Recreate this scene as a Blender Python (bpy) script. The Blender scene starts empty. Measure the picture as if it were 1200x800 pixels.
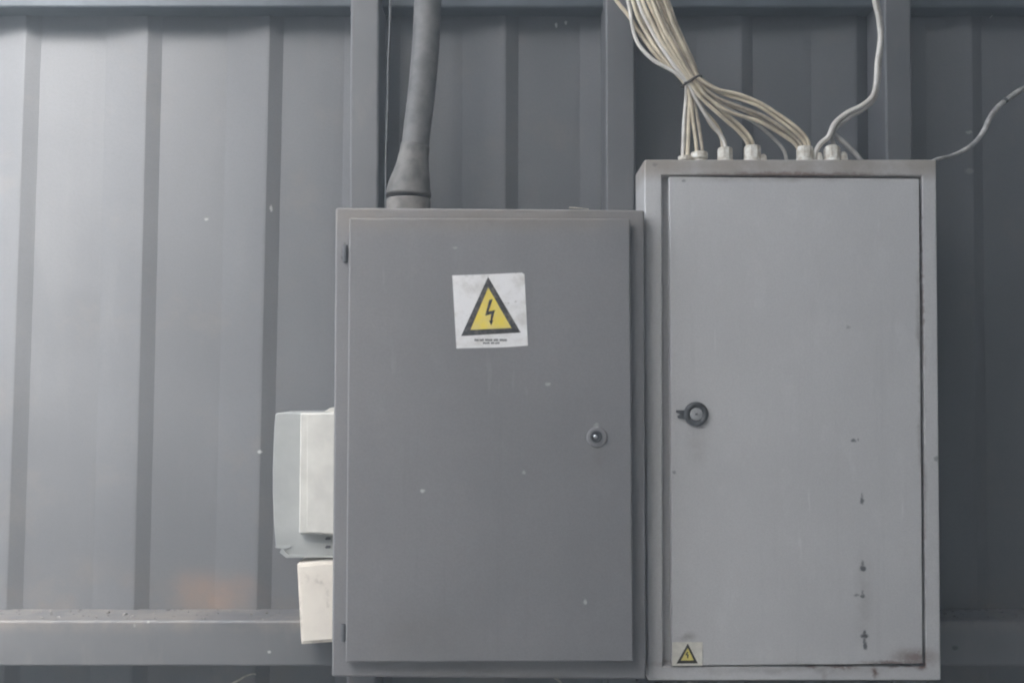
import bpy, bmesh, math, random
from mathutils import Vector, Matrix, noise
random.seed(7)
scene = bpy.context.scene
C = scene.collection
R = math.radians

# ------------------------------------------------------------------ camera
F = 1225.0                       # focal length in photo pixels (1200 wide)
PITCH = R(2.0)
EYE = Vector((0, 0, 1.5))
FWD = Vector((0, math.cos(PITCH), math.sin(PITCH)))
UP = Vector((0, -math.sin(PITCH), math.cos(PITCH)))
def at(px, py, Y):
    """world point seen at photo pixel (px, py) on the vertical plane y = Y"""
    d = Vector((1, 0, 0)) * ((px - 600) / F) + UP * ((400 - py) / F) + FWD
    return EYE + d * (Y / d.y)
cam_d = bpy.data.cameras.new('camera')
cam = bpy.data.objects.new('camera', cam_d)
C.objects.link(cam)
cam.location = EYE
cam.rotation_euler = (math.pi / 2 + PITCH, 0, 0)
cam_d.sensor_width = 36; cam_d.sensor_fit = 'HORIZONTAL'
cam_d.lens = 36 * F / 1200
cam_d.clip_start = 0.02; cam_d.clip_end = 1000
scene.camera = cam

# depth planes
Y_WALL, Y_POST = 1.57, 1.49
Y_RBACK, Y_RF, Y_RDOOR = 1.486, 1.385, 1.383
Y_LF, Y_LDOOR = 1.36, 1.344
Y_GL = 1.432

# ------------------------------------------------------------------ helpers
def link(name, me, mat=None, parent=None, smooth=False):
    o = bpy.data.objects.new(name, me)
    C.objects.link(o)
    if mat: me.materials.append(mat)
    if parent: o.parent = parent; o.matrix_parent_inverse = parent.matrix_world.inverted()
    if smooth:
        for p in me.polygons: p.use_smooth = True
    return o
def obj(name, bm, mat=None, parent=None, smooth=False):
    bmesh.ops.recalc_face_normals(bm, faces=bm.faces)
    me = bpy.data.meshes.new(name)
    bm.to_mesh(me); bm.free()
    return link(name, me, mat, parent, smooth)
def thing(name, label, cat, loc, group=None):
    o = bpy.data.objects.new(name, None); C.objects.link(o)
    o.empty_display_size = 0.05
    o.location = loc
    bpy.context.view_layer.update()
    return tag(o, label, cat, group)
def tag(o, label, cat, group=None):
    o['label'] = label; o['category'] = cat
    if group: o['group'] = group
    return o
def kind(o, k): o['kind'] = k; return o
def bevel(o, w, seg=2, ang=35):
    m = o.modifiers.new('bevel', 'BEVEL'); m.width = w; m.segments = seg
    m.limit_method = 'ANGLE'; m.angle_limit = R(ang); m.harden_normals = False
    for p in o.data.polygons: p.use_smooth = True
    w_ = o.modifiers.new('wn', 'WEIGHTED_NORMAL'); w_.keep_sharp = True
    return o
def prism(bm, front, depth):
    """extrude a polygon (list of world points) by depth along +y"""
    a = [bm.verts.new(p) for p in front]
    b = [bm.verts.new(Vector(p) + Vector((0, depth, 0))) for p in front]
    n = len(a)
    bm.faces.new(a); bm.faces.new(b[::-1])
    for i in range(n):
        bm.faces.new((a[i], b[i], b[(i + 1) % n], a[(i + 1) % n]))
def box(bm, x0, x1, y0, y1, z0, z1):
    prism(bm, [(x0, y0, z0), (x1, y0, z0), (x1, y0, z1), (x0, y0, z1)], y1 - y0)
def px_quad(x0, y0, x1, y1, Y): return [at(x0, y0, Y), at(x1, y0, Y), at(x1, y1, Y), at(x0, y1, Y)]
def catmull(pts, n=10):
    P = [Vector(p) for p in pts]
    P = [P[0] * 2 - P[1]] + P + [P[-1] * 2 - P[-2]]
    out = []
    for i in range(1, len(P) - 2):
        p0, p1, p2, p3 = P[i - 1], P[i], P[i + 1], P[i + 2]
        for k in range(n):
            t = k / n
            out.append(0.5 * ((2 * p1) + (p2 - p0) * t + (2 * p0 - 5 * p1 + 4 * p2 - p3) * t * t + (3 * p1 - p0 - 3 * p2 + p3) * t ** 3))
    out.append(P[-2])
    return out
def tube(bm, path, radius, seg=10, flat=1.0, caps=True):
    """sweep; radius is a number or a function of t; flat squeezes along y"""
    n = len(path)
    up = Vector((0, -1, 0)); rings = []
    for i, p in enumerate(path):
        d = (path[min(i + 1, n - 1)] - path[max(i - 1, 0)]).normalized()
        s = d.cross(up)
        if s.length < 1e-5: s = Vector((1, 0, 0))
        s.normalize(); u = s.cross(d).normalized()
        r = radius(i / (n - 1)) if callable(radius) else radius
        rings.append([bm.verts.new(p + s * (r * math.cos(2 * math.pi * k / seg)) + u * (r * flat * math.sin(2 * math.pi * k / seg))) for k in range(seg)])
    for a, b in zip(rings, rings[1:]):
        for k in range(seg):
            bm.faces.new((a[k], a[(k + 1) % seg], b[(k + 1) % seg], b[k]))
    if caps:
        bm.faces.new(rings[0][::-1]); bm.faces.new(rings[-1])
def lathe(bm, profile, centre, axis='z', seg=28, sides=None):
    """profile: list of (radius, height); axis z or -y (height towards the camera)"""
    c = Vector(centre); rings = []
    for r, h in profile:
        ring = []
        for k in range(seg):
            a = 2 * math.pi * (k + .5) / seg
            if axis == 'z': v = Vector((r * math.cos(a), r * math.sin(a), h))
            else: v = Vector((r * math.cos(a), -h, r * math.sin(a)))
            ring.append(bm.verts.new(c + v))
        rings.append(ring)
    for a, b in zip(rings, rings[1:]):
        for k in range(seg):
            bm.faces.new((a[k], a[(k + 1) % seg], b[(k + 1) % seg], b[k]))
    bm.faces.new(rings[0][::-1]); bm.faces.new(rings[-1])

# ------------------------------------------------------------------ materials
class NT:
    def __init__(s, name):
        s.m = bpy.data.materials.new(name); s.m.use_nodes = True
        s.t = s.m.node_tree; s.n = s.t.nodes; s.b = s.n['Principled BSDF']
        s.pos = s.n.new('ShaderNodeNewGeometry').outputs['Position']
    def set(s, sock, v):
        if hasattr(v, 'is_output'): s.t.links.new(v, sock)
        elif isinstance(v, (tuple, list)) and sock.type == 'RGBA': sock.default_value = (*v, 1)[:4]
        else: sock.default_value = v
    def noise(s, scale, detail=4, rough=.55, vec=None, stretch=None):
        v = vec or s.pos
        if stretch:
            mp = s.n.new('ShaderNodeMapping'); s.set(mp.inputs['Vector'], v); mp.inputs['Scale'].default_value = stretch; v = mp.outputs[0]
        k = s.n.new('ShaderNodeTexNoise'); s.set(k.inputs['Vector'], v)
        k.inputs['Scale'].default_value = scale; k.inputs['Detail'].default_value = detail; k.inputs['Roughness'].default_value = rough
        return k.outputs['Fac']
    def ramp(s, v, a, b, lo=0., hi=1.):
        k = s.n.new('ShaderNodeMapRange'); k.interpolation_type = 'SMOOTHSTEP'
        s.set(k.inputs[0], v)
        for i, x in zip((1, 2, 3, 4), (a, b, lo, hi)): k.inputs[i].default_value = x
        return k.outputs[0]
    def math(s, op, a, b=0., clamp=False):
        k = s.n.new('ShaderNodeMath'); k.operation = op; k.use_clamp = clamp
        s.set(k.inputs[0], a); s.set(k.inputs[1], b)
        return k.outputs[0]
    def mix(s, fac, a, b):
        k = s.n.new('ShaderNodeMix'); k.data_type = 'RGBA'
        s.set(k.inputs[0], fac); s.set(k.inputs[6], a); s.set(k.inputs[7], b)
        return k.outputs[2]
    def axis(s, i):
        k = s.n.new('ShaderNodeSeparateXYZ'); s.set(k.inputs[0], s.pos); return k.outputs[i]
    def warped(s, scale, amt):
        k = s.n.new('ShaderNodeTexNoise'); s.set(k.inputs['Vector'], s.pos); k.inputs['Scale'].default_value = scale; k.inputs['Detail'].default_value = 3
        a = s.n.new('ShaderNodeVectorMath'); a.operation = 'SUBTRACT'; s.set(a.inputs[0], k.outputs['Color']); a.inputs[1].default_value = (.5, .5, .5)
        b = s.n.new('ShaderNodeVectorMath'); b.operation = 'SCALE'; s.set(b.inputs[0], a.outputs[0]); b.inputs['Scale'].default_value = amt
        c = s.n.new('ShaderNodeVectorMath'); c.operation = 'ADD'; s.set(c.inputs[0], b.outputs[0]); s.set(c.inputs[1], s.pos)
        return c.outputs[0]
    def spots(s, lst, vec, soft=.45):
        """lst of (px, py, Y, rx_px, rz_px, strength): stains at fixed places on the surface"""
        acc = None
        for px, py, Y, rx, rz, st in lst:
            p = at(px, py, Y); sc = Y / F
            mp = s.n.new('ShaderNodeVectorMath'); mp.operation = 'SUBTRACT'; s.set(mp.inputs[0], vec); mp.inputs[1].default_value = p
            dv = s.n.new('ShaderNodeVectorMath'); dv.operation = 'DIVIDE'; s.set(dv.inputs[0], mp.outputs[0]); dv.inputs[1].default_value = (rx * sc, 1., rz * sc)
            ln = s.n.new('ShaderNodeVectorMath'); ln.operation = 'LENGTH'; s.set(ln.inputs[0], dv.outputs[0])
            f = s.ramp(ln.outputs['Value'], soft, 1.15, st, 0.)
            acc = f if acc is None else s.math('MAXIMUM', acc, f)
        return acc
    def out(s, col, rough=.5, metal=0., bump=None, bstr=.1, bdist=.002, spec=.5):
        s.set(s.b.inputs['Base Color'], col); s.set(s.b.inputs['Roughness'], rough)
        s.b.inputs['Metallic'].default_value = metal
        s.b.inputs['Specular IOR Level'].default_value = spec
        if bump is not None:
            k = s.n.new('ShaderNodeBump'); s.set(k.inputs['Height'], bump)
            k.inputs['Strength'].default_value = bstr; k.inputs['Distance'].default_value = bdist
            s.t.links.new(k.outputs[0], s.b.inputs['Normal'])
        return s.m
def plain(name, col, rough=.5, var=.18, scale=60, metal=0., spec=.5, tint=None):
    t = NT(name)
    n = t.noise(scale, 5)
    dark = tuple(c * (1 - var) for c in (tint or col)); lite = tuple(min(1, c * (1 + var * .5)) for c in col)
    return t.out(t.mix(t.ramp(n, .3, .7), dark, lite), rough, metal, t.noise(scale * 3, 3), .08, .001, spec)

DUST = (.31, .265, .215)
def sheet_mat():
    t = NT('painted profiled sheet')
    w = t.warped(14, .05)
    n1 = t.noise(2.6, 5, .6); n2 = t.noise(22, 5, .6, stretch=(1, 1, .18)); n3 = t.noise(160, 3)
    c = t.mix(t.ramp(n1, .3, .7), WALL_A, WALL_B)
    c = t.mix(t.math('MULTIPLY', t.ramp(n2, .52, .8), .35), c, WALL_C)       # rain streaks
    c = t.mix(t.math('MULTIPLY', t.ramp(t.noise(300, 3, .6), .42, .66), .18), c, tuple(x * .7 for x in WALL_A))
    c = t.mix(t.math('MULTIPLY', t.ramp(t.noise(11, 6, .7), .52, .72), .30), c, (.17, .155, .14))      # dusty patches
    # brown grime collecting above the lower rail
    z0 = at(600, 716, Y_WALL).z
    g = t.ramp(t.axis(2), z0 + .10, z0 - .005)
    g = t.math('MULTIPLY', g, t.ramp(t.noise(9, 5, .65), .40, .66))
    c = t.mix(t.math('MULTIPLY', g, .5), c, (.175, .145, .12))
    r = t.spots([(252, 694, Y_WALL, 60, 34, .75), (1163, 712, Y_WALL, 24, 12, .55), (215, 705, Y_WALL, 30, 12, .25)], w, .0)
    c = t.mix(t.math('MULTIPLY', r, t.ramp(t.noise(26, 6, .7), .3, .7, .45, 1)), c, (.235, .158, .118))
    # dust and spider web flecks
    f = t.spots([(305, 529, Y_WALL - .006, 3.6, 2.2, .6), (242, 257, Y_WALL, 3.0, 2.2, .32), (319, 245, Y_WALL, 1.5, 4.5, .5), (652, 30, Y_WALL, 2, 3.5, .6),
                 (663, 27, Y_WALL, 2, 2.6, .5), (1132, 157, Y_WALL, 4.5, 2.2, .35), (1133, 202, Y_WALL, 6, 4, .16), (1178, 719, Y_WALL, 5, 3, .5)], t.warped(260, .004))
    c = t.mix(f, c, (.72, .72, .70))
    return t.out(c, t.ramp(n1, .2, .8, .42, .6), 0, t.math('ADD', n3, t.math('MULTIPLY', n1, 6)), .12, .0015, .4)
WALL_A, WALL_B, WALL_C = (.108, .108, .112), (.133, .133, .137), (.165, .164, .164)
def steel_mat():
    t = NT('painted steel tube')
    n1 = t.noise(7, 5, .6); n2 = t.noise(30, 4, .6, stretch=(1, 1, .3))
    c = t.mix(t.ramp(n1, .3, .7), (.118, .117, .119), (.145, .143, .144))
    c = t.mix(t.math('MULTIPLY', t.ramp(n2, .55, .8), .4), c, (.21, .20, .19))
    f = t.spots([(315, 764, Y_POST, 2.6, 2.2, .6), (157, 733, Y_POST, 1.6, 2.2, .35), (173, 729, Y_POST, 1.8, 1.8, .35)], t.warped(260, .003))
    c = t.mix(f, c, (.7, .7, .68))
    d = t.spots([(1120, 759, Y_POST, 4.5, 3.2, .9)], t.warped(260, .003))
    c = t.mix(d, c, (.03, .03, .03))
    zt = at(600, 728, Y_POST).z
    g = t.math('MULTIPLY', t.ramp(t.axis(2), zt - .022, zt - .001), t.ramp(t.noise(14, 5, .65), .35, .65))
    below = t.math('LESS_THAN', t.axis(2), zt + .004)
    c = t.mix(t.math('MULTIPLY', t.math('MULTIPLY', g, below), .6), c, (.24, .21, .18))
    return t.out(c, .5, 0, t.noise(90, 4), .1, .001, .4)
def cabinet_mat(name, A, B, ztop, dust_h, light=(), dark=(), rust=(), dust_amt=.75, grime=()):
    t = NT(name)
    n1 = t.noise(4.5, 5, .6); n2 = t.noise(26, 5, .62, stretch=(1, 1, .5)); n3 = t.noise(420, 3, .6)
    c = t.mix(t.ramp(n1, .3, .7), A, B)
    c = t.mix(t.math('MULTIPLY', t.ramp(n2, .5, .75), .22), c, tuple(x * 1.25 for x in B))
    c = t.mix(t.math('MULTIPLY', t.ramp(t.noise(48, 5, .7, stretch=(1, 1, .05)), .55, .75), .22), c, tuple(x * .72 for x in A))      # dirt run down by rain
    c = t.mix(t.math('MULTIPLY', t.ramp(n3, .38, .66), .20), c, tuple(x * .70 for x in A))                                          # orange peel and fine dust
    c = t.mix(t.math('MULTIPLY', t.ramp(t.noise(900, 2, .5), .60, .72), .20), c, tuple(min(1, x * 1.5) for x in B))
    sc = t.math('MULTIPLY', t.ramp(t.noise(7, 4, .6), .55, .62), t.ramp(t.noise(75, 3, .5, stretch=(1, 1, .12)), .66, .72))          # light scuffs
    c = t.mix(t.math('MULTIPLY', sc, .16), c, tuple(min(1, x * 1.6) for x in B))
    g = t.ramp(t.axis(2), ztop - dust_h, ztop - dust_h * .25)
    g = t.math('MULTIPLY', g, t.ramp(t.noise(13, 6, .65), .30, .60, .35, 1))
    c = t.mix(t.math('MULTIPLY', g, dust_amt), c, DUST)
    w = t.warped(230, .005)
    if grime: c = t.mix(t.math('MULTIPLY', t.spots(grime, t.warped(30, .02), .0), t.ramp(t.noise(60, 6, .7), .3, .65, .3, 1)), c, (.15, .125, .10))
    if light: c = t.mix(t.spots(light, w), c, (.62, .62, .60))
    if dark: c = t.mix(t.spots(dark, w), c, (.022, .02, .02))
    if rust:
        rs = t.math('MULTIPLY', t.spots(rust, t.warped(120, .010), .1), t.ramp(t.noise(90, 5, .7), .27, .48))
        c = t.mix(rs, c, (.135, .062, .036))
    return t.out(c, t.ramp(n1, .2, .8, .40, .58), 0, t.math('ADD', n3, t.math('MULTIPLY', n1, 10)), .16, .001, .45)

M = {}
M['sheet'] = sheet_mat()
M['steel'] = steel_mat()
ZL, ZR = at(570, 243, Y_LF).z, at(930, 187, Y_RF).z
M['dark_cab'] = cabinet_mat('dark grey cabinet paint', (.198, .191, .190), (.226, .218, .216), ZL, .046,
    light=[(495, 575, Y_LDOOR, 3.2, 2.6, .75), (642, 450, Y_LDOOR, 3.4, 2.4, .45), (614, 553, Y_LDOOR, 2.4, 2.4, .4), (686, 705, Y_LDOOR, 2.4, 3.2, .6),
           (533, 290, Y_LDOOR, 3, 2, .25), (699, 498, Y_LDOOR, 4, 3, .28), (757, 280, Y_LF, 1.2, 14, .7)],
    dark=[(404, 741, Y_LF, 2.6, 8, .7), (403, 302, Y_LF, 4, 2.6, .6), (404, 288, Y_LF, 2, 5, .5)], dust_amt=.42,
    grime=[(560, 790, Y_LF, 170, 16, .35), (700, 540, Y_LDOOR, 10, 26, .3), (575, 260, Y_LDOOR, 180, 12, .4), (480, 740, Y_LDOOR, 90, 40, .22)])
M['grey_cab'] = cabinet_mat('light grey cabinet paint', (.53, .515, .502), (.57, .554, .54), ZR, .034,
    light=[(759, 285, Y_RF, 1.0, 12, .9), (758, 505, Y_RF, 1.2, 24, .8)],
    dark=[(1000, 516, Y_RDOOR, 3.4, 2.8, .8), (1006, 515, Y_RDOOR, 1.5, 1.8, .5), (994, 383, Y_RDOOR, 3, 2.4, .35), (1010, 586, Y_RDOOR, 3, 5.2, .85), (1010, 580, Y_RDOOR, 1.6, 4, .5),
          (1011, 666, Y_RDOOR, 4.4, 3.6, .85), (1011, 660, Y_RDOOR, 1.6, 5, .6), (1011, 698, Y_RDOOR, 3.4, 2.4, .8), (1004, 697, Y_RDOOR, 4, 1.6, .55), (1011, 694, Y_RDOOR, 1.4, 4, .5), (1013, 744.5, Y_RDOOR, 5.6, 3.2, .9), (1013, 740, Y_RDOOR, 2.4, 3, .8),
          (1014, 756, Y_RDOOR, 3.0, 5, .9), (1013, 751, Y_RDOOR, 2.4, 6, .7), (790, 553, Y_RDOOR, 2.4, 2.2, .5), (801, 212, Y_RDOOR, 3, 2, .5), (1097, 537, Y_RF, 3, 3, .5),
          (768, 193, Y_RF, 4, 2.5, .35)],
    rust=[(1080, 779, Y_RF, 9, 9, 1), (1074, 770, Y_RDOOR, 34, 13, .7), (1025, 787, Y_RF, 4.5, 9, .95), (950, 781, Y_RF, 12, 3, .8), (985, 781, Y_RF, 26, 3, .9), (1060, 779, Y_RF, 30, 3, .9), (966, 792, Y_RF, 4, 6, .35),
          (1083, 600, Y_RF, 2, 110, .35), (1040, 206, Y_RF, 40, 3, .4), (885, 187, Y_RF, 10, 5, .2), (790, 778, Y_RF, 40, 4, .3), (1082, 779, Y_RF, 7, 7, 1), (1050, 776, Y_RDOOR, 50, 4, .8), (930, 205, Y_RF, 150, 4, .75), (1080, 330, Y_RF, 3, 130, .7)], dust_amt=.85,
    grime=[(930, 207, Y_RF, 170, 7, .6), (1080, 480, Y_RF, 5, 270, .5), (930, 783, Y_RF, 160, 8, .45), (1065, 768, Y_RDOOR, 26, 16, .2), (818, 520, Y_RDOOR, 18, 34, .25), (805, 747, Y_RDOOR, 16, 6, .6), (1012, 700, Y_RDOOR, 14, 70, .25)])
M['rail_shaded'] = plain('upper rail colour with shade', (.066, .077, .088), .6, .25, 12)  # shade on the upper rail put into its colour, bluer and darker than the steel
M['cuff'] = plain('grey rubber cuff', (.155, .146, .135), .7, .4, 50)
M['collar'] = plain('dusty plastic collar', (.20, .185, .168), .65, .35, 60)
M['hose'] = plain('grey plastic conduit', (.135, .130, .126), .6, .35, 40)
M['meter'] = plain('pale grey plastic', (.345, .35, .335), .45, .1, 30)
M['cream'] = plain('cream plastic', (.58, .56, .51), .45, .1, 40)
def ivory_mat():
    t = NT('ivory plastic')
    c = t.mix(t.ramp(t.noise(30, 5, .6), .3, .7), (.68, .62, .54), (.75, .69, .60))
    g = t.spots([(356, 676, 1.44, 9, 9, .5), (374, 682, 1.44, 10, 8, .45), (352, 720, 1.44, 3, 30, .5), (370, 752, 1.44, 22, 4, .5), (384, 700, 1.44, 4, 30, .35)], t.warped(60, .02), .0)
    g = t.math('MULTIPLY', g, t.ramp(t.noise(110, 5, .7), .42, .62))
    c = t.mix(g, c, (.26, .22, .17))
    return t.out(c, .5, 0, t.noise(120, 3), .1, .001)
M['ivory'] = ivory_mat()
M['cable'] = plain('cream cable sheath', (.70, .61, .455), .5, .2, 38, tint=(.61, .515, .375))
M['cable_white'] = plain('white cable sheath', (.70, .66, .60), .45, .16, 38, tint=(.63, .58, .51))
M['cable_tan'] = plain('soiled cable sheath', (.50, .43, .33), .55, .25, 45, tint=(.42, .35, .26))
M['cable_grey'] = plain('grey cable sheath', (.42, .40, .37), .5, .3, 60)
M['cable_old'] = plain('dusty grey cable sheath', (.52, .50, .47), .55, .4, 70)
M['gland'] = plain('white nylon gland', (.74, .72, .66), .5, .2, 120, tint=(.62, .55, .44))
M['black'] = plain('black plastic', (.028, .026, .026), .5, .2, 90)
M['lockgrey'] = plain('dark cast zinc', (.09, .09, .09), .4, .35, 120, .3)
M['lockdisc'] = plain('worn zinc', (.42, .415, .41), .4, .25, 150)
M['bright'] = plain('polished lock pin', (.80, .80, .80), .18, .05, 100, 1.0)
M['seal'] = plain('dark cavity', (.045, .044, .044), .8, .2, 40)
M['hinge'] = plain('dull hinge steel', (.10, .10, .105), .5, .2, 80)
def sign_white():
    t = NT('grubby white sticker')
    c = t.mix(t.ramp(t.noise(38, 6, .65), .42, .72), (.82, .80, .78), (.62, .59, .55))
    c = t.mix(t.ramp(t.noise(90, 4, .7, stretch=(1, 1, 2)), .62, .74), c, (.42, .39, .35))
    return t.out(c, .45, 0, t.noise(50, 3), .12, .001)
def sign_yellow():
    t = NT('faded yellow ink')
    c = t.mix(t.ramp(t.noise(60, 5, .65), .35, .68), (.82, .64, .07), (.74, .60, .18))
    return t.out(c, .5)
def sign_black():
    t = NT('worn black ink')
    c = t.mix(t.ramp(t.noise(170, 5, .75), .45, .66), (.028, .026, .026), (.16, .145, .13))
    return t.out(c, .5)
M['s_white'], M['s_yellow'], M['s_black'] = sign_white(), sign_yellow(), sign_black()
M['s_cream'] = plain('yellowed sticker', (.74, .70, .60), .5, .12, 120)
M['s_pale'] = plain('pale yellow ink', (.80, .67, .17), .5, .15, 150)
M['s_ink'] = plain('dark brown ink', (.035, .028, .015), .5, .3, 150)
M['tie'] = plain('dark tie wire', (.055, .045, .035), .5, .3, 100)
M['straw'] = plain('dry straw', (.48, .43, .36), .7, .25, 120)
M['dirt'] = plain('dry dirt crumbs', (.21, .195, .18), .9, .4, 150)
M['web'] = plain('dusty thread', (.40, .40, .40), .8, .2, 150)

# ------------------------------------------------------------------ ground, plus unseen surfaces added to shape the light
def ground():
    t = NT('concrete yard')
    c = t.mix(t.ramp(t.noise(1.3, 6, .6), .3, .7), (.42, .40, .37), (.50, .475, .44))
    m = t.out(c, .85, 0, t.noise(60, 4), .2, .003)
    bm = bmesh.new(); v = [bm.verts.new(p) for p in ((-5, -2.2, 0), (3.4, -2.2, 0), (3.4, 2.4, 0), (-5, 2.4, 0))]
    bm.faces.new(v)
    kind(obj('ground', bm, m), 'structure')
ground()
mshade = plain('light blocking canopy', (.20, .20, .205), .7, .2, 3)
mopp = plain('pale added wall', (.52, .49, .45), .85, .2, 2)
XO, YO = -4.9, -1.0
XR, ZRF = -0.64, 3.4
bm = bmesh.new(); box(bm, XR, 3.3, YO - .3, 1.75, ZRF, ZRF + .06)
kind(obj('added_canopy', bm, mshade), 'structure')  # unseen canopy, added to keep sun and sky off all but the left
bm = bmesh.new(); box(bm, XO, 3.3, YO - .2, YO, 0, 3.22)
kind(obj('added_wall_opposite', bm, mopp), 'structure')  # unseen, added to hold back low sun and sky and bounce warm light
bm = bmesh.new(); box(bm, 3.0, 3.15, YO + .003, 1.53, 0, ZRF - .003)
kind(obj('added_wall_right', bm, mopp), 'structure')  # unseen, added to shut out skylight from the right end

# ------------------------------------------------------------------ fence: sheet, posts, rails
fence = thing('metal_fence', 'grey profiled metal sheet wall with vertical ribs, steel posts and rails behind the cabinets', 'metal wall', (0, Y_WALL, 0))
ribs = [(40, 19), (182, 167), (324, 310), (461, 453), (599.5, 598), (737, 738), (874, 876), (1008, 1012), (1142, 1149)]   # centre at photo rows 60 and 690
lines = []
for a, b in ribs:
    p, q = at(a, 60, Y_WALL), at(b, 690, Y_WALL)
    sl = (p.x - q.x) / (p.z - q.z)
    lines.append((p.x, sl))
pitch_l = lines[1][0] - lines[0][0]; pitch_r = lines[-1][0] - lines[-2][0]
for k in range(1, 14): lines.insert(0, (lines[0][0] - pitch_l, lines[0][1] * .8))
for k in range(1, 14): lines.append((lines[-1][0] + pitch_r, lines[-1][1] * .8))
zref = at(600, 60, Y_WALL).z
def rib_x(i, z): return lines[i][0] + lines[i][1] * (z - zref)
bm = bmesh.new()
RH = .0105
prev = None
NZ = 14
zs = [0.05 + (2.78 - .05) * k / NZ for k in range(NZ + 1)]
for z in zs:
    row = []
    for i in range(len(lines)):
        x = rib_x(i, z)
        xm = (rib_x(i + 1, z) + x) / 2 if i + 1 < len(lines) else None
        wob = .0007 * noise.noise(Vector((x * 3, 0, z * 2)))
        f = x + .0105       # a raised rib: left flank, narrow crest, right flank
        row += [(f - .085, Y_WALL + wob, z), (f - .0225, Y_WALL - RH + wob, z), (f - .0190, Y_WALL - RH + wob, z), (f, Y_WALL + wob, z)]
        if xm is not None:   # faint oil-canning of the broad flats
            row.append((xm, Y_WALL + .0010 * noise.noise(Vector((x * 2 + 4, 3, z * 2.5))), z))
    row = [bm.verts.new(p) for p in row]
    if prev:
        for k in range(len(row) - 1): bm.faces.new((prev[k], prev[k + 1], row[k + 1], row[k]))
    prev = row
sheet = obj('cladding_sheet', bm, M['sheet'], fence)
sm = sheet.modifiers.new('thick', 'SOLIDIFY'); sm.thickness = .0008; sm.offset = 1 if sheet.data.polygons[0].normal.y > 0 else -1
bv = sheet.modifiers.new('bevel', 'BEVEL'); bv.width = .0030; bv.segments = 3; bv.limit_method = 'ANGLE'; bv.angle_limit = R(30)

def post(x0, x1, mat=M['steel']):
    a, b = at(x0, 120, Y_POST).x, at(x1, 120, Y_POST).x
    bm = bmesh.new(); box(bm, a, b, Y_POST, Y_WALL - .003, 0, 2.75)
    return bevel(obj('post', bm, mat, fence), .004, 3)
post(410, 444); post(709.5, 744.5); post(1037.5, 1069.5)
def rail(ztop, zbot, yf=Y_POST + .0022, mat=M['steel']):
    bm = bmesh.new(); box(bm, -3.0, 3.0, yf, Y_WALL - .0015, zbot, ztop)
    return bevel(obj('rail', bm, mat, fence), .004, 3)
z_rt = at(200, 727, Y_POST).z; z_rb = at(200, 781, Y_POST).z
rail(z_rt, z_rb)
z_ub = at(600, 21, Y_WALL).z
rail(z_ub + .06, z_ub, 1.526, M['rail_shaded'])

# crumbs of dirt lying on the lower rail
bm = bmesh.new()
for k in range(110):
    x = random.choice([random.uniform(-.80, -.25), random.uniform(-.80, -.25), random.uniform(.60, .78)])
    y = random.uniform(Y_POST + .008, Y_WALL - .006)
    s = random.uniform(.0009, .0026) * (1.7 if random.random() < .10 else 1)
    mt = Matrix.Translation((x, y, z_rt + s * .28)) @ Matrix.Rotation(random.random() * 6, 4, 'Z') @ Matrix.Diagonal((s * random.uniform(.8, 1.8), s, s * .6, 1))
    r = bmesh.ops.create_icosphere(bm, subdivisions=1, radius=1, matrix=mt)
    for v in r['verts']: v.co += Vector((random.uniform(-1, 1), random.uniform(-1, 1), random.uniform(-1, 1))) * s * .2
kind(obj('dirt', bm, M['dirt']), 'stuff')['label'] = 'dry dirt crumbs lying along the top of the lower rail'

# ------------------------------------------------------------------ left cabinet (dark grey)
def cab_body(name, outer, inner, Yf, Yb, rec, mat, parent, cavity=None):
    """outer/inner: pixel corner lists TL TR BR BL on plane Yf; recess of depth rec"""
    O = [at(x, y, Yf) for x, y in outer]; I = [at(x, y, Yf) for x, y in inner]
    bm = bmesh.new()
    vo = [bm.verts.new(p) for p in O]; vi = [bm.verts.new(p) for p in I]
    vb = [bm.verts.new((p.x, Yb, p.z)) for p in O]; vr = [bm.verts.new((p.x, Yf + rec, p.z)) for p in I]
    for i in range(4):
        j = (i + 1) % 4
        bm.faces.new((vo[i], vo[j], vi[j], vi[i]))
        bm.faces.new((vo[i], vb[i], vb[j], vo[j]))
        bm.faces.new((vi[i], vi[j], vr[j], vr[i]))
    bm.faces.new(vb[::-1]); bm.faces.new(vr)
    return obj(name, bm, mat, parent)
base = at(575, 795, Y_LF)
lc = thing('electrical_cabinet', 'dark grey steel cabinet with large square warning sticker and small round lock on its door', 'electrical cabinet', (base.x, 1.42, base.z))
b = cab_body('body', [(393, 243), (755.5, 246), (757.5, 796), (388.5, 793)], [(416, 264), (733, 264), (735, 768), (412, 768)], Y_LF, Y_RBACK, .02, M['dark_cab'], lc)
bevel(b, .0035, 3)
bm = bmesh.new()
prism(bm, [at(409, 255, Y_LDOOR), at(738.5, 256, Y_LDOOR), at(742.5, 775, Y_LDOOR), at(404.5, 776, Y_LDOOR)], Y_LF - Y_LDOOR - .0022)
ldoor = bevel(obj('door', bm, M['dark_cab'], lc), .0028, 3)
for yy in (297, 741):                     # hinges peeping out in the left reveal
    bm = bmesh.new(); p = at(404.5 if yy < 500 else 402.5, yy, Y_LF - .002)
    lathe(bm, [(.0028, -.011), (.0032, -.010), (.0032, .010), (.0028, .011)], p, 'z', 14)
    obj('hinge', bm, M['hinge'], ldoor, True)
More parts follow.
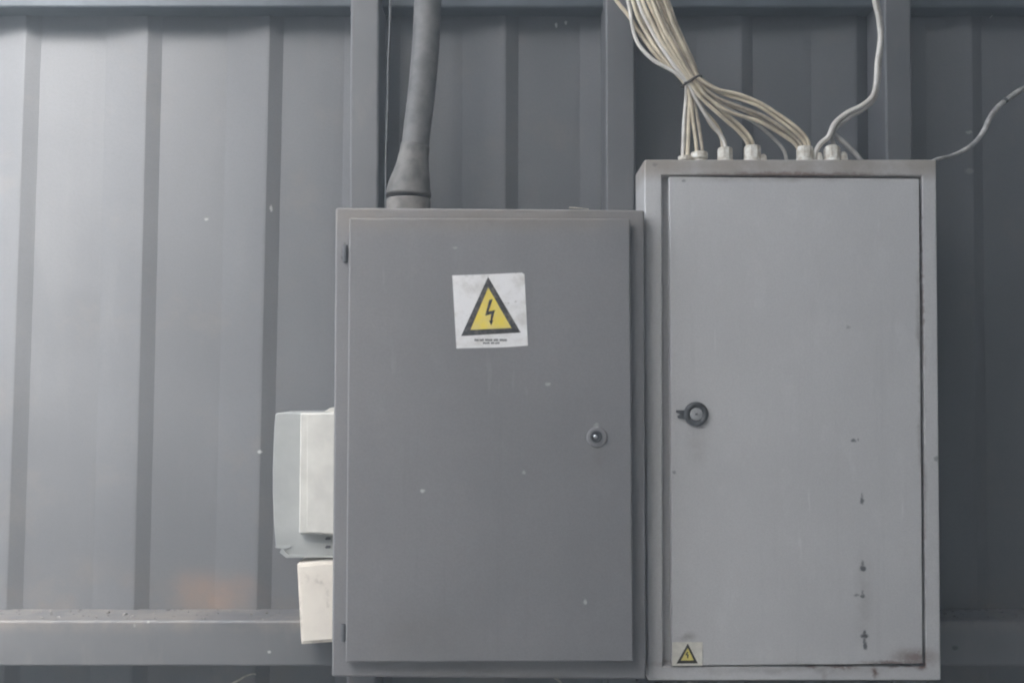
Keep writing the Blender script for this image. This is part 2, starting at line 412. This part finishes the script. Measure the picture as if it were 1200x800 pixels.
# cam lock
p = at(699.5, 512, Y_LDOOR)
bm = bmesh.new()
lathe(bm, [(.0135, 0), (.0135, .0012), (.0125, .0022), (.0105, .0026)], p, 'y', 36)
lock = obj('lock', bm, M['dark_cab'], ldoor); bevel(lock, .0004, 2, 40)
bm = bmesh.new(); lathe(bm, [(.0078, .0024), (.0078, .0042), (.0070, .0050), (.0048, .0050), (.0044, .0030)], at(698, 511, Y_LDOOR), 'y', 30)
obj('lock_collar', bm, M['lockgrey'], ldoor, True)
bm = bmesh.new(); lathe(bm, [(.0030, .0028), (.0030, .0054), (.0018, .0064)], at(697.6, 511.2, Y_LDOOR), 'y', 20)
obj('lock_pin', bm, M['bright'], ldoor, True)

# ------------------------------------------------------------------ right cabinet (light grey)
base = at(935, 797, Y_RF)
rc = thing('electrical_cabinet', 'taller light grey steel cabinet with cable glands on top and dark chips down its door', 'electrical cabinet', (base.x, 1.43, base.z))
b = cab_body('body', [(755, 187), (1097.5, 187), (1103, 797), (759, 797)], [(776, 205.5), (1080.5, 206.5), (1084.5, 780.5), (777, 780.5)], Y_RF, Y_RBACK - .0004, .016, M['grey_cab'], rc)
bevel(b, .0025, 3)
bm = bmesh.new()
prism(bm, [at(784, 207, Y_RDOOR), at(1077.5, 209.5, Y_RDOOR), at(1081.8, 777.5, Y_RDOOR), at(787.5, 779.9, Y_RDOOR)], .0145)
rdoor = bevel(obj('door', bm, M['grey_cab'], rc), .0018, 3)
# ring lock
p = at(815.5, 485, Y_RDOOR)
bm = bmesh.new(); lathe(bm, [(.0160, 0), (.0160, .0030), (.0146, .0048), (.0122, .0054), (.0100, .0048), (.0092, .0020)], p, 'y', 40)
obj('lock_ring', bm, M['lockgrey'], rdoor, True)
bm = bmesh.new(); lathe(bm, [(.0086, .0016), (.0086, .0030), (.0074, .0036)], p, 'y', 32)
ld = obj('lock_core', bm, M['lockdisc'], rdoor, True)
bm = bmesh.new(); prism(bm, [p + Vector(v) for v in ((-.0016, -.0042, .0012), (.0016, -.0042, .0012), (.0016, -.0042, -.0012), (-.0016, -.0042, -.0012))], .0012)
obj('keyhole', bm, M['seal'], rdoor)
bm = bmesh.new()
prism(bm, [p + Vector((x, -.003, z)) for x, z in ((-.0135, .0050), (-.0265, .0052), (-.0265, .0022), (-.0205, .0004), (-.0250, -.0022), (-.0240, -.0052), (-.0125, -.0070))], .003)
tab = obj('lock_tab', bm, M['lockgrey'], rdoor); bevel(tab, .0006, 2)

# cable glands on top of the right cabinet
def gland(px, w, top, hexa=True, dome=False, mat=M['gland']):
    r = w * Y_GL / F / 2
    zt = at(px, top, Y_GL).z; c = at(px, top, Y_GL); c.z = ZR
    h = zt - ZR
    bm = bmesh.new()
    if hexa:
        lathe(bm, [(r * 1.05, -.001), (r * 1.05, h * .36), (r * .95, h * .40)], c, 'z', 28)
        prof = [(r * .9, h * .38), (r * 1.02, h * .42), (r * 1.02, h * .86)]
        prof += [(r * .92, h * .97), (r * .5, h)] if not dome else [(r * .86, h * 1.0), (r * .5, h * 1.07)]
        lathe(bm, prof, c, 'z', 8)
    else:
        lathe(bm, [(r * .7, -.001), (r * .7, h * .5), (r, h * .56), (r, h * .9), (r * .9, h)], c, 'z', 28)
    o = obj('cable_gland', bm, mat, rc)
    for f in o.data.polygons: f.use_smooth = False
    return bevel(o, .0007, 2, 40)
gland(803, 17, 183, False); gland(819.5, 20, 178.5, False)
gland(849.5, 18, 173); gland(881.5, 20, 170.5); gland(943, 19.5, 171.5); gland(975, 19.5, 172, dome=True)
for px, w, top in ((894.5, 8, 181), (960, 8, 179), (988.5, 9, 178)):     # small blanking plugs
    bm = bmesh.new(); r = w * Y_GL / F / 2; c = at(px, top, Y_GL); h = c.z - ZR; c.z = ZR
    lathe(bm, [(r * 1.1, -.001), (r * 1.1, h * .5), (r * .9, h * .85), (r * .45, h)], c, 'z', 14)
    obj('gland_plug', bm, M['gland'], rc, True)

# ------------------------------------------------------------------ warning stickers
def sticker(name, label, corners, Y, mats, tri, inner, bolt, letters=None, wrinkle=0):
    c = at(sum(p[0] for p in corners) / len(corners), sum(p[1] for p in corners) / len(corners), Y)
    t = thing(name, label, 'warning sign', c)
    T = .0006
    bm = bmesh.new(); prism(bm, [at(x, y, Y - T) for x, y in corners], T - .0001)
    obj('backing', bm, mats[0], t)
    bm = bmesh.new()
    a = [bm.verts.new(at(x, y, Y - T - .0003)) for x, y in tri]; q = [bm.verts.new(at(x, y, Y - T - .0003)) for x, y in inner]
    for i in range(3): bm.faces.new((a[i], a[(i + 1) % 3], q[(i + 1) % 3], q[i]))
    o = obj('triangle_border', bm, mats[2], t)
    bm = bmesh.new(); bm.faces.new([bm.verts.new(at(x, y, Y - T - .0003)) for x, y in inner]); obj('yellow_field', bm, mats[1], t)
    bm = bmesh.new()
    for poly in bolt: bm.faces.new([bm.verts.new(at(x, y, Y - T - .0006)) for x, y in poly])
    obj('lightning_symbol', bm, mats[2], t)
    if letters:
        bm = bmesh.new()
        for x0, y0, x1, y1 in letters: bm.faces.new([bm.verts.new(p) for p in px_quad(x0, y0, x1, y1, Y - T - .0003)])
        obj('lettering', bm, mats[2], t)
    return t
def s1(u, v): return (520 + u / 7.273, 310 + v / 7.273)       # coordinates measured on an enlarged crop
letters = []
for y0, y1, words in ((633, 652, ((262, 300), (306, 345), (352, 420), (426, 470), (476, 540))), (660, 676, ((335, 395), (402, 430), (436, 478)))):
    for a, b in words:
        x = a
        while x < b - 5:
            wd = random.uniform(5, 9); hh = random.uniform(-2, 2)
            p, q = s1(x, y0 + hh), s1(min(x + wd * .72, b), y1 + hh * .5)
            letters.append((p[0], p[1], q[0], q[1])); x += wd
bolt1 = [[s1(*p) for p in ((388, 300), (418, 294), (382, 398), (352, 436))], [s1(*p) for p in ((352, 436), (382, 398), (440, 388), (428, 412), (394, 424))],
         [s1(*p) for p in ((404, 416), (430, 408), (412, 482), (398, 486))], [s1(*p) for p in ((386, 476), (424, 474), (404, 518))]]
sticker('warning_sign', 'square white sticker with a high voltage triangle on the dark grey cabinet door',
        [s1(72, 92), s1(380, 82), s1(664, 68), s1(688, 82), s1(700, 330), s1(718, 690), s1(560, 702), s1(400, 708), s1(108, 714), s1(92, 430)], Y_LDOOR,
        (M['s_white'], M['s_yellow'], M['s_black']), [s1(378, 104), s1(656, 578), s1(148, 608)], [s1(380, 196), s1(578, 540), s1(226, 556)], bolt1, letters)
def s2(u, v): return (780 + u / 16, 740 + v / 16)
bolt2 = [[s2(*p) for p in ((400, 375), (430, 365), (405, 425), (370, 430))], [s2(*p) for p in ((370, 430), (405, 425), (440, 415), (425, 445))], [s2(*p) for p in ((405, 435), (436, 425), (420, 495), (404, 495))]]
sticker('warning_sign', 'small yellowed high voltage sticker at the bottom left corner of the light grey door',
        [s2(125, 190), s2(695, 190), s2(690, 630), s2(120, 635)], Y_RDOOR - .0002, (M['s_cream'], M['s_pale'], M['s_ink']),
        [s2(415, 215), s2(605, 585), s2(205, 590)], [s2(415, 300), s2(530, 530), s2(285, 535)], bolt2)

# ------------------------------------------------------------------ conduit into the dark cabinet
pc = at(479, 240, 1.42)
cd = thing('conduit_pipe', 'thick grey conduit with a flared cuff rising from the dark grey cabinet', 'conduit', (pc.x, pc.y, ZL))
path = catmull([at(x, y, 1.425) for x, y in ((506, -70), (503, -30), (501, 10), (498.5, 60), (494, 110), (489, 150), (485.5, 185), (484, 205))], 8)
bm = bmesh.new(); tube(bm, path, .0188, 32)
obj('pipe', bm, M['hose'], cd, True)
bm = bmesh.new()
cp = catmull([at(x, y, 1.425) for x, y in ((487, 170), (484.5, 186), (482, 205), (479.5, 221), (478.9, 229.5))], 8)
def cuff_r(t):
    pts = ((0, 16.8), (.18, 17.6), (.36, 19.5), (.55, 23.0), (.75, 25.8), (.93, 27.0), (1, 26.2))
    for (a, ra), (b_, rb) in zip(pts, pts[1:]):
        if t <= b_: return (ra + (rb - ra) * (t - a) / (b_ - a)) * 1.425 / F
    return 25.4 * 1.425 / F
bm = bmesh.new(); tube(bm, cp, cuff_r, 36)
cuff = obj('cuff', bm, M['cuff'], cd, True)
q = at(478.8, 233, 1.425)
bm = bmesh.new(); zb = ZL - .002
lathe(bm, [(.0300, zb - q.z), (.0302, -.0018), (.0290, -.0004), (.0240, -.0002)], q, 'z', 40)
bevel(obj('collar_ring', bm, M['collar'], cuff), .0006, 2)

# thin cable running down beside the left post
bm = bmesh.new(); tube(bm, catmull([at(x, y, 1.4865) for x, y in ((459, -50), (457.5, 0), (457, 30), (455, 75), (454.5, 120), (452.5, 190), (452.5, 300))], 8), .0019, 10)
o = tag(obj('cable', bm, M['lockgrey'], None, True), 'thin grey cable running straight down the steel post beside the conduit', 'cable')

# ------------------------------------------------------------------ meter and box beside the dark cabinet
pm = at(360, 655, 1.45)
mt = thing('electricity_meter', 'pale grey meter case with a cream cover on the left side of the dark cabinet', 'electricity meter', (pm.x, 1.48, pm.z))
def m1(u, v): return (300 + u / 3.636, 460 + v / 3.636)
prof = [m1(*p) for p in ((82, 92), (90, 86), (200, 84), (420, 84), (420, 700), (135, 700), (118, 690), (104, 676), (112, 664), (84, 655), (76, 560), (71, 440), (71, 330), (74, 220), (78, 140))]
X_LIM = at(388.6, 793, Y_LF).x - .0015
def clampx(pts): return [Vector((min(p.x, X_LIM), p.y, p.z)) for p in pts]
bm = bmesh.new(); prism(bm, clampx([at(x, y, 1.452) for x, y in prof]), .085)
bevel(obj('case', bm, M['meter'], mt), .0030, 3)
bm = bmesh.new(); prism(bm, clampx([at(x, y, 1.434) for x, y in [m1(*p) for p in ((188, 86), (420, 84), (420, 612), (300, 604), (183, 600))]]), .0175)
cover = bevel(obj('cover', bm, M['cream'], mt), .0022, 3)
bm = bmesh.new(); prism(bm, clampx([at(x, y, 1.4322) for x, y in [m1(*p) for p in ((219, 92), (420, 90), (420, 604), (300, 598), (216, 594))]]), .0016)
bevel(obj('cover_panel', bm, M['cream'], cover), .0008, 2)
bm = bmesh.new(); prism(bm, clampx([at(x, y, 1.4495) for x, y in [m1(*p) for p in ((82, 652), (150, 655), (120, 668), (138, 690), (420, 690), (420, 702), (128, 703), (100, 680), (108, 664), (82, 660))]]), .004)
bevel(obj('bottom_lip', bm, M['meter'], mt), .0006, 2)
for yy in (620, 656):
    bm = bmesh.new(); x, y = m1(306, yy)
    prism(bm, [at(x + dx, y + dy, 1.4512) for dx, dy in ((-3.4, .6), (-1.5, -1.6), (3.4, -1.4), (3.2, 1.5), (-2, 1.9))], .0006)
    obj('terminal_slot', bm, M['seal'], mt)
bm = bmesh.new(); prism(bm, [at(x, y, 1.445) for x, y in ((379.5, 482.5), (386, 478), (393, 476.5), (394, 483.5))], .012)
bevel(obj('tab', bm, M['cream'], mt), .0008)
pj = at(370, 752, 1.44)
jb = thing('junction_box', 'small ivory plastic box under the grey meter beside the dark cabinet', 'junction box', (pj.x, 1.46, pj.z))
fr = clampx([at(x, y, 1.440) for x, y in ((348, 660), (420, 656.5), (420, 751), (388, 752), (353, 754.5))])
bm = bmesh.new(); prism(bm, fr, .0485)
bevel(obj('box_body', bm, M['ivory'], jb), .0015, 2)
fr = clampx([at(x, y, 1.4375) for x, y in ((350.5, 663), (420, 659.5), (420, 748), (355, 751.5))])
bm = bmesh.new(); prism(bm, fr, .0024)
bevel(obj('lid', bm, M['ivory'], jb), .0008, 2)

# ------------------------------------------------------------------ cables
def cable(pts, r_px, mat, label, group=None, flat=1., Y=Y_GL, name='cable'):
    P = catmull([at(p[0], p[1], Y + (p[2] if len(p) > 2 else 0)) for p in pts], 10)
    for i, p in enumerate(P):       # slight hand-bent unevenness
        k = .0009
        p += Vector((noise.noise(p * 31) * k, noise.noise(p * 27 + Vector((5, 2, 1))) * k, 0))
    bm = bmesh.new(); tube(bm, P, r_px * Y / F, 10, flat)
    return tag(obj(name, bm, mat, None, True), label, 'cable', group)
G1, G2, G3, G4, G5 = ('cables dropping straight down at the left end of the bundle', 'cables into the flat leftmost disc gland', 'cables into the first white hexagonal gland',
                  'cables into the second white hexagonal gland', 'cables sweeping right into the third white hexagonal gland')
B1 = 'cream cable of the bundle dropping straight down at its left end'
B2 = 'cream cable of the bundle entering the flat disc gland'
B3 = 'cream cable of the bundle entering the first white hexagonal gland'
B4 = 'cream cable of the bundle entering the second white hexagonal gland'
B5 = 'cream cable of the bundle sweeping right into the third white hexagonal gland'
cc, cw, cg = M['cable'], M['cable_white'], M['cable_grey']
cable([(726, -40), (733, -12), (737.5, 10), (741, 30, -.004), (748, 52, -.006), (766, 71, -.008), (786, 82, -.01), (799, 91, -.011), (803.5, 99, -.009), (804, 115), (802, 140), (800.5, 165), (800, 192)], 2.3, cw,
      'white cable bowing out left below the bundle before the tie', None)
cable([(708, -30), (722, 0, .004), (738, 21, .006), (752, 42, .004), (770, 66, 0), (790, 84, 0), (802, 98, -.002), (808, 118), (806.5, 150), (805.5, 192)], 2.5, cc,
      'cream cable of the bundle starting farthest left, over the middle steel post', None)
def run(xtop, xtie, ytie, dy, sag, below, r, mat, label, group):
    """a cable coming down from the upper left, through the tie, then along its own way"""
    pts = []
    for y in (-40, -8, 22, 50, 76):
        t = (y + 8) / (ytie + 8)
        x = xtop + (xtie - xtop) * t - sag * math.sin(math.pi * max(0, min(1, t))) + random.uniform(-1.3, 1.3) * (1 - .6 * max(t, 0))
        if y < -8: x = xtop - 12
        pts.append((x, y, dy * (1.35 if t < .8 else 1.1) + random.uniform(-.0025, .0025)))
    cable(pts + [(xtie, ytie, dy)] + below, r, mat, label, group)
run(737, 803.0, 99, -.006, 9, [(809, 118, -.004), (812.5, 145), (816, 170), (816.5, 190)], 2.3, cc, B2, G2)
run(740, 804.5, 98, .006, 7, [(813, 118, .004), (819, 148), (822.5, 170), (823, 190)], 2.0, M['cable_tan'], B2, G2)
run(743, 806.0, 97.5, -.011, 7, [(815, 115, -.008), (828, 136, -.004), (843, 156), (849, 168), (850, 182)], 2.3, cw, B3, G3)
run(746, 807.0, 97, .008, 5, [(818, 118, .008), (833, 146, .006), (844, 160, .003), (847, 182)], 1.8, M['cable_tan'], B3, G3)
run(750, 808.5, 96.5, -.013, 6, [(822, 115, -.011), (846, 137, -.008), (866, 155, -.002), (876, 168), (879, 182)], 2.2, cc, B4, G4)
run(754, 810.5, 95.5, -.012, 4, [(828, 114, -.008), (852, 134, -.004), (872, 152), (882, 166), (884, 182)], 2.1, cc, B4, G4)
run(757, 811.5, 95, .004, 3, [(834, 118, .006), (858, 130, .010), (884, 144, .012), (905, 161, .014), (919, 177, .014), (923, 198, .014)], 2.2, cg,
    'dull cable of the bundle ending behind, between the second and third hexagonal glands', None)
run(761, 813.0, 94.5, -.013, 4, [(832, 116, -.011), (856, 132, -.009), (888, 142, -.006), (918, 159, -.002), (933, 170), (938, 182)], 2.2, cc, B5, G5)
run(766, 814.5, 93.5, -.009, 3, [(838, 113, -.006), (866, 125, -.004), (896, 137, -.003), (926, 157, -.002), (938, 169), (942, 182)], 2.1, M['cable_tan'], B5, G5)
run(770, 816.5, 92.5, -.002, 2, [(844, 109, -.001), (868, 117), (894, 128, -.002), (926, 151, -.001), (941.5, 166), (946, 182)], 2.0, cc, B5, G5)
run(775, 818.5, 91.5, -.007, 1.5, [(840, 104.5, -.007), (868, 111.5, -.004), (898, 125, -.002), (931, 148, -.001), (946, 164), (949, 182)], 2.3, cc, B5, G5)
run(779, 819.5, 90.5, .005, .5, [(842, 105, .007), (872, 115, .007), (904, 132, .006), (936, 155, .003), (948, 170), (947, 182)], 2.2, M['cable_tan'], B5, G5)
run(748, 806.0, 96.5, .013, 3, [(817, 116, .01), (826, 130, .008), (842, 150, .006), (852, 182, .004)], 2.0, cc, B3, G3)
run(772, 816.0, 94, .013, 2, [(842, 120, .010), (870, 129, .009), (900, 145, .006), (930, 165, .004), (940, 182)], 2.1, M['cable_tan'], B5, G5)
run(763, 812.0, 96, .013, 2, [(838, 124, .010), (860, 143, .008), (876, 162, .006), (882, 182, .004)], 2.0, M['cable_tan'], B4, G4)
# tie
bm = bmesh.new()
ax = at(821.5, 90.5, Y_GL) - at(799, 101.5, Y_GL); cen = at(810.3, 96, Y_GL - .0015)
loop = []
for k in range(41):
    a = 2 * math.pi * k / 40
    loop.append(cen + ax * .5 * 1.0 * math.cos(a) + Vector((0, -1, 0)) * .0165 * math.sin(a) + Vector((.0, 0, .0007)) * math.sin(a * 2))
tube(bm, loop, .0016, 8, 1.0, False)
tube(bm, catmull([cen + ax * .1 + Vector((0, -.0175, 0)), cen - ax * .2 + Vector((0, -.0185, -.002)), cen - ax * .45 + Vector((-.001, -.018, -.001))], 6), .0014, 8)
tag(obj('cable_tie', bm, M['tie'], None, True), 'dark brown tie wire wrapped round the bundle of cream cables', 'cable tie')
# right hand cables
cable([(1020, -40), (1024.5, 0), (1029.5, 22), (1031.5, 45), (1028.5, 70), (1027, 92), (1022.5, 112), (1010, 124), (992, 133), (978, 145), (971, 160), (962, 168), (956, 178), (955, 192)], 3.1, cw,
      'white cable hanging right of the bundle and bending left to the small plug', None, flat=1.0)
cable([(1023.5, -40), (1027.5, 0, .003), (1032.5, 25, .003), (1033, 50, .003), (1031, 72, .003), (1029.5, 94, .003), (1025, 115, .003), (1012, 128, .003), (995, 138, .003), (981, 149, .004), (974, 160, .006), (978, 172, .010), (984, 192, .012)], 2.7, cg,
      'pale grey cable running close against the hanging white one, ending behind the dome gland', None)
cable([(975, 156, .012), (984, 163, .010), (994, 172, .008), (1006, 184, .006), (1014, 195, .006)], 3.0, cg, 'short grey cable end slanting down right of the dome gland', None)
o = thing('cable', 'single dusty grey cable curving up right from the light grey cabinet corner', 'cable', at(1097, 188, 1.44))
bm = bmesh.new(); tube(bm, catmull([at(x, y, 1.44 + d) for x, y, d in ((1080, 196, -.0), (1097, 187, 0), (1112, 183.5, .01), (1128, 177, .02), (1143, 166.5, .03), (1153, 153, .04), (1160, 138, .05), (1169, 126, .06), (1180, 117, .07), (1192, 108, .08), (1204, 102, .09), (1240, 86, .10))], 10), lambda t: (1.7 + 1.5 * min(1, t * 2)) * 1.46 / F, 10)
obj('sheath', bm, M['cable_old'], o, True)
bm = bmesh.new(); tube(bm, [at(1174.5, 121, 1.508), at(1177, 119, 1.508), at(1179.5, 117.2, 1.508)], .0047, 10)
obj('splice_tape', bm, M['lockgrey'], o, True)

# ------------------------------------------------------------------ little things
def strand(pts, Y, r, label, name='straw', mat=M['straw']):
    bm = bmesh.new(); tube(bm, catmull([at(x, y, Y) for x, y in pts], 6), lambda t: r * (1 - .55 * t), 7)
    return tag(obj(name, bm, mat, None, True), label, name)
strand([(268, 803), (280, 796), (289, 791), (297, 789), (300, 790)], 1.55, .0017, 'pale straw caught under the lower rail left of the dark cabinet')
strand([(650, 793), (655, 797), (660, 803)], 1.40, .0020, 'short pale straw poking up below the dark grey cabinet')
strand([(667, 243.5), (676, 243.8), (690, 245.2)], 1.352, .0013, 'pale straw lying on the top edge of the dark cabinet')
strand([(798, 803), (806, 798.6), (818, 799)], 1.40, .0022, 'brown straw below the light grey cabinet', mat=M['dirt'])
strand([(1157, -10), (1158, 4), (1161, 12), (1163.5, 17), (1160, 21.5)], 1.56, .0012, 'dusty hooked thread hanging from the upper rail at top right', 'thread', M['web'])

# ------------------------------------------------------------------ haze volume, added to imitate the bluish glare at left
HAZE = .095
if HAZE:
    bm = bmesh.new(); box(bm, -5.3, 3.7, -2.5, 2.7, -1.0, ZRF + .4)
    mh = bpy.data.materials.new('added glare haze'); mh.use_nodes = True
    hn = mh.node_tree; hn.nodes.remove(hn.nodes['Principled BSDF'])
    pv = hn.nodes.new('ShaderNodeVolumePrincipled')
    pv.inputs['Color'].default_value = (.80, .91, 1.0, 1); pv.inputs['Density'].default_value = HAZE
    pv.inputs['Anisotropy'].default_value = 0.0
    hn.links.new(pv.outputs[0], hn.nodes['Material Output'].inputs['Volume'])
    kind(obj('haze', bm, mh), 'stuff')['label'] = 'haze volume added for the bluish glare, brightest in the light from the left'

# ------------------------------------------------------------------ light
SUN_EL, SUN_AZ = 40, 177          # azimuth: from straight away from the camera towards -x, so 90 = due left, 180 = behind the camera
sd = Vector((-math.sin(R(SUN_AZ)) * math.cos(R(SUN_EL)), math.cos(R(SUN_AZ)) * math.cos(R(SUN_EL)), math.sin(R(SUN_EL))))   # towards the sun
w = bpy.data.worlds.new('World'); scene.world = w; w.use_nodes = True
nt = w.node_tree; bg = nt.nodes['Background']
sky = nt.nodes.new('ShaderNodeTexSky'); sky.sky_type = 'NISHITA'; sky.sun_disc = False
sky.sun_elevation = R(SUN_EL)
sky.sun_rotation = math.atan2(sd.x, sd.y)
sky.dust_density = 3.0; sky.air_density = 1.0; sky.ozone_density = 1.0
hs = nt.nodes.new('ShaderNodeHueSaturation'); hs.inputs['Saturation'].default_value = .31
nt.links.new(sky.outputs[0], hs.inputs['Color']); nt.links.new(hs.outputs[0], bg.inputs['Color'])
bg.inputs['Strength'].default_value = .15
sl = bpy.data.lights.new('sun', 'SUN'); so = bpy.data.objects.new('sun', sl); C.objects.link(so)
sl.energy = 1.12; sl.angle = R(13); sl.color = (1, .995, .985)
so.rotation_euler = sd.to_track_quat('Z', 'Y').to_euler()
so.location = (-3, -3, 5)

vs = scene.view_settings
vs.view_transform = 'Standard'; vs.look = 'None'; vs.exposure = 3.22; vs.gamma = 1; vs.use_curve_mapping = False
scene.render.engine = 'CYCLES'
scene.cycles.use_denoising = True
scene.cycles.max_bounces = 6
scene.cycles.diffuse_bounces = 4
scene.cycles.filter_width = 2.0
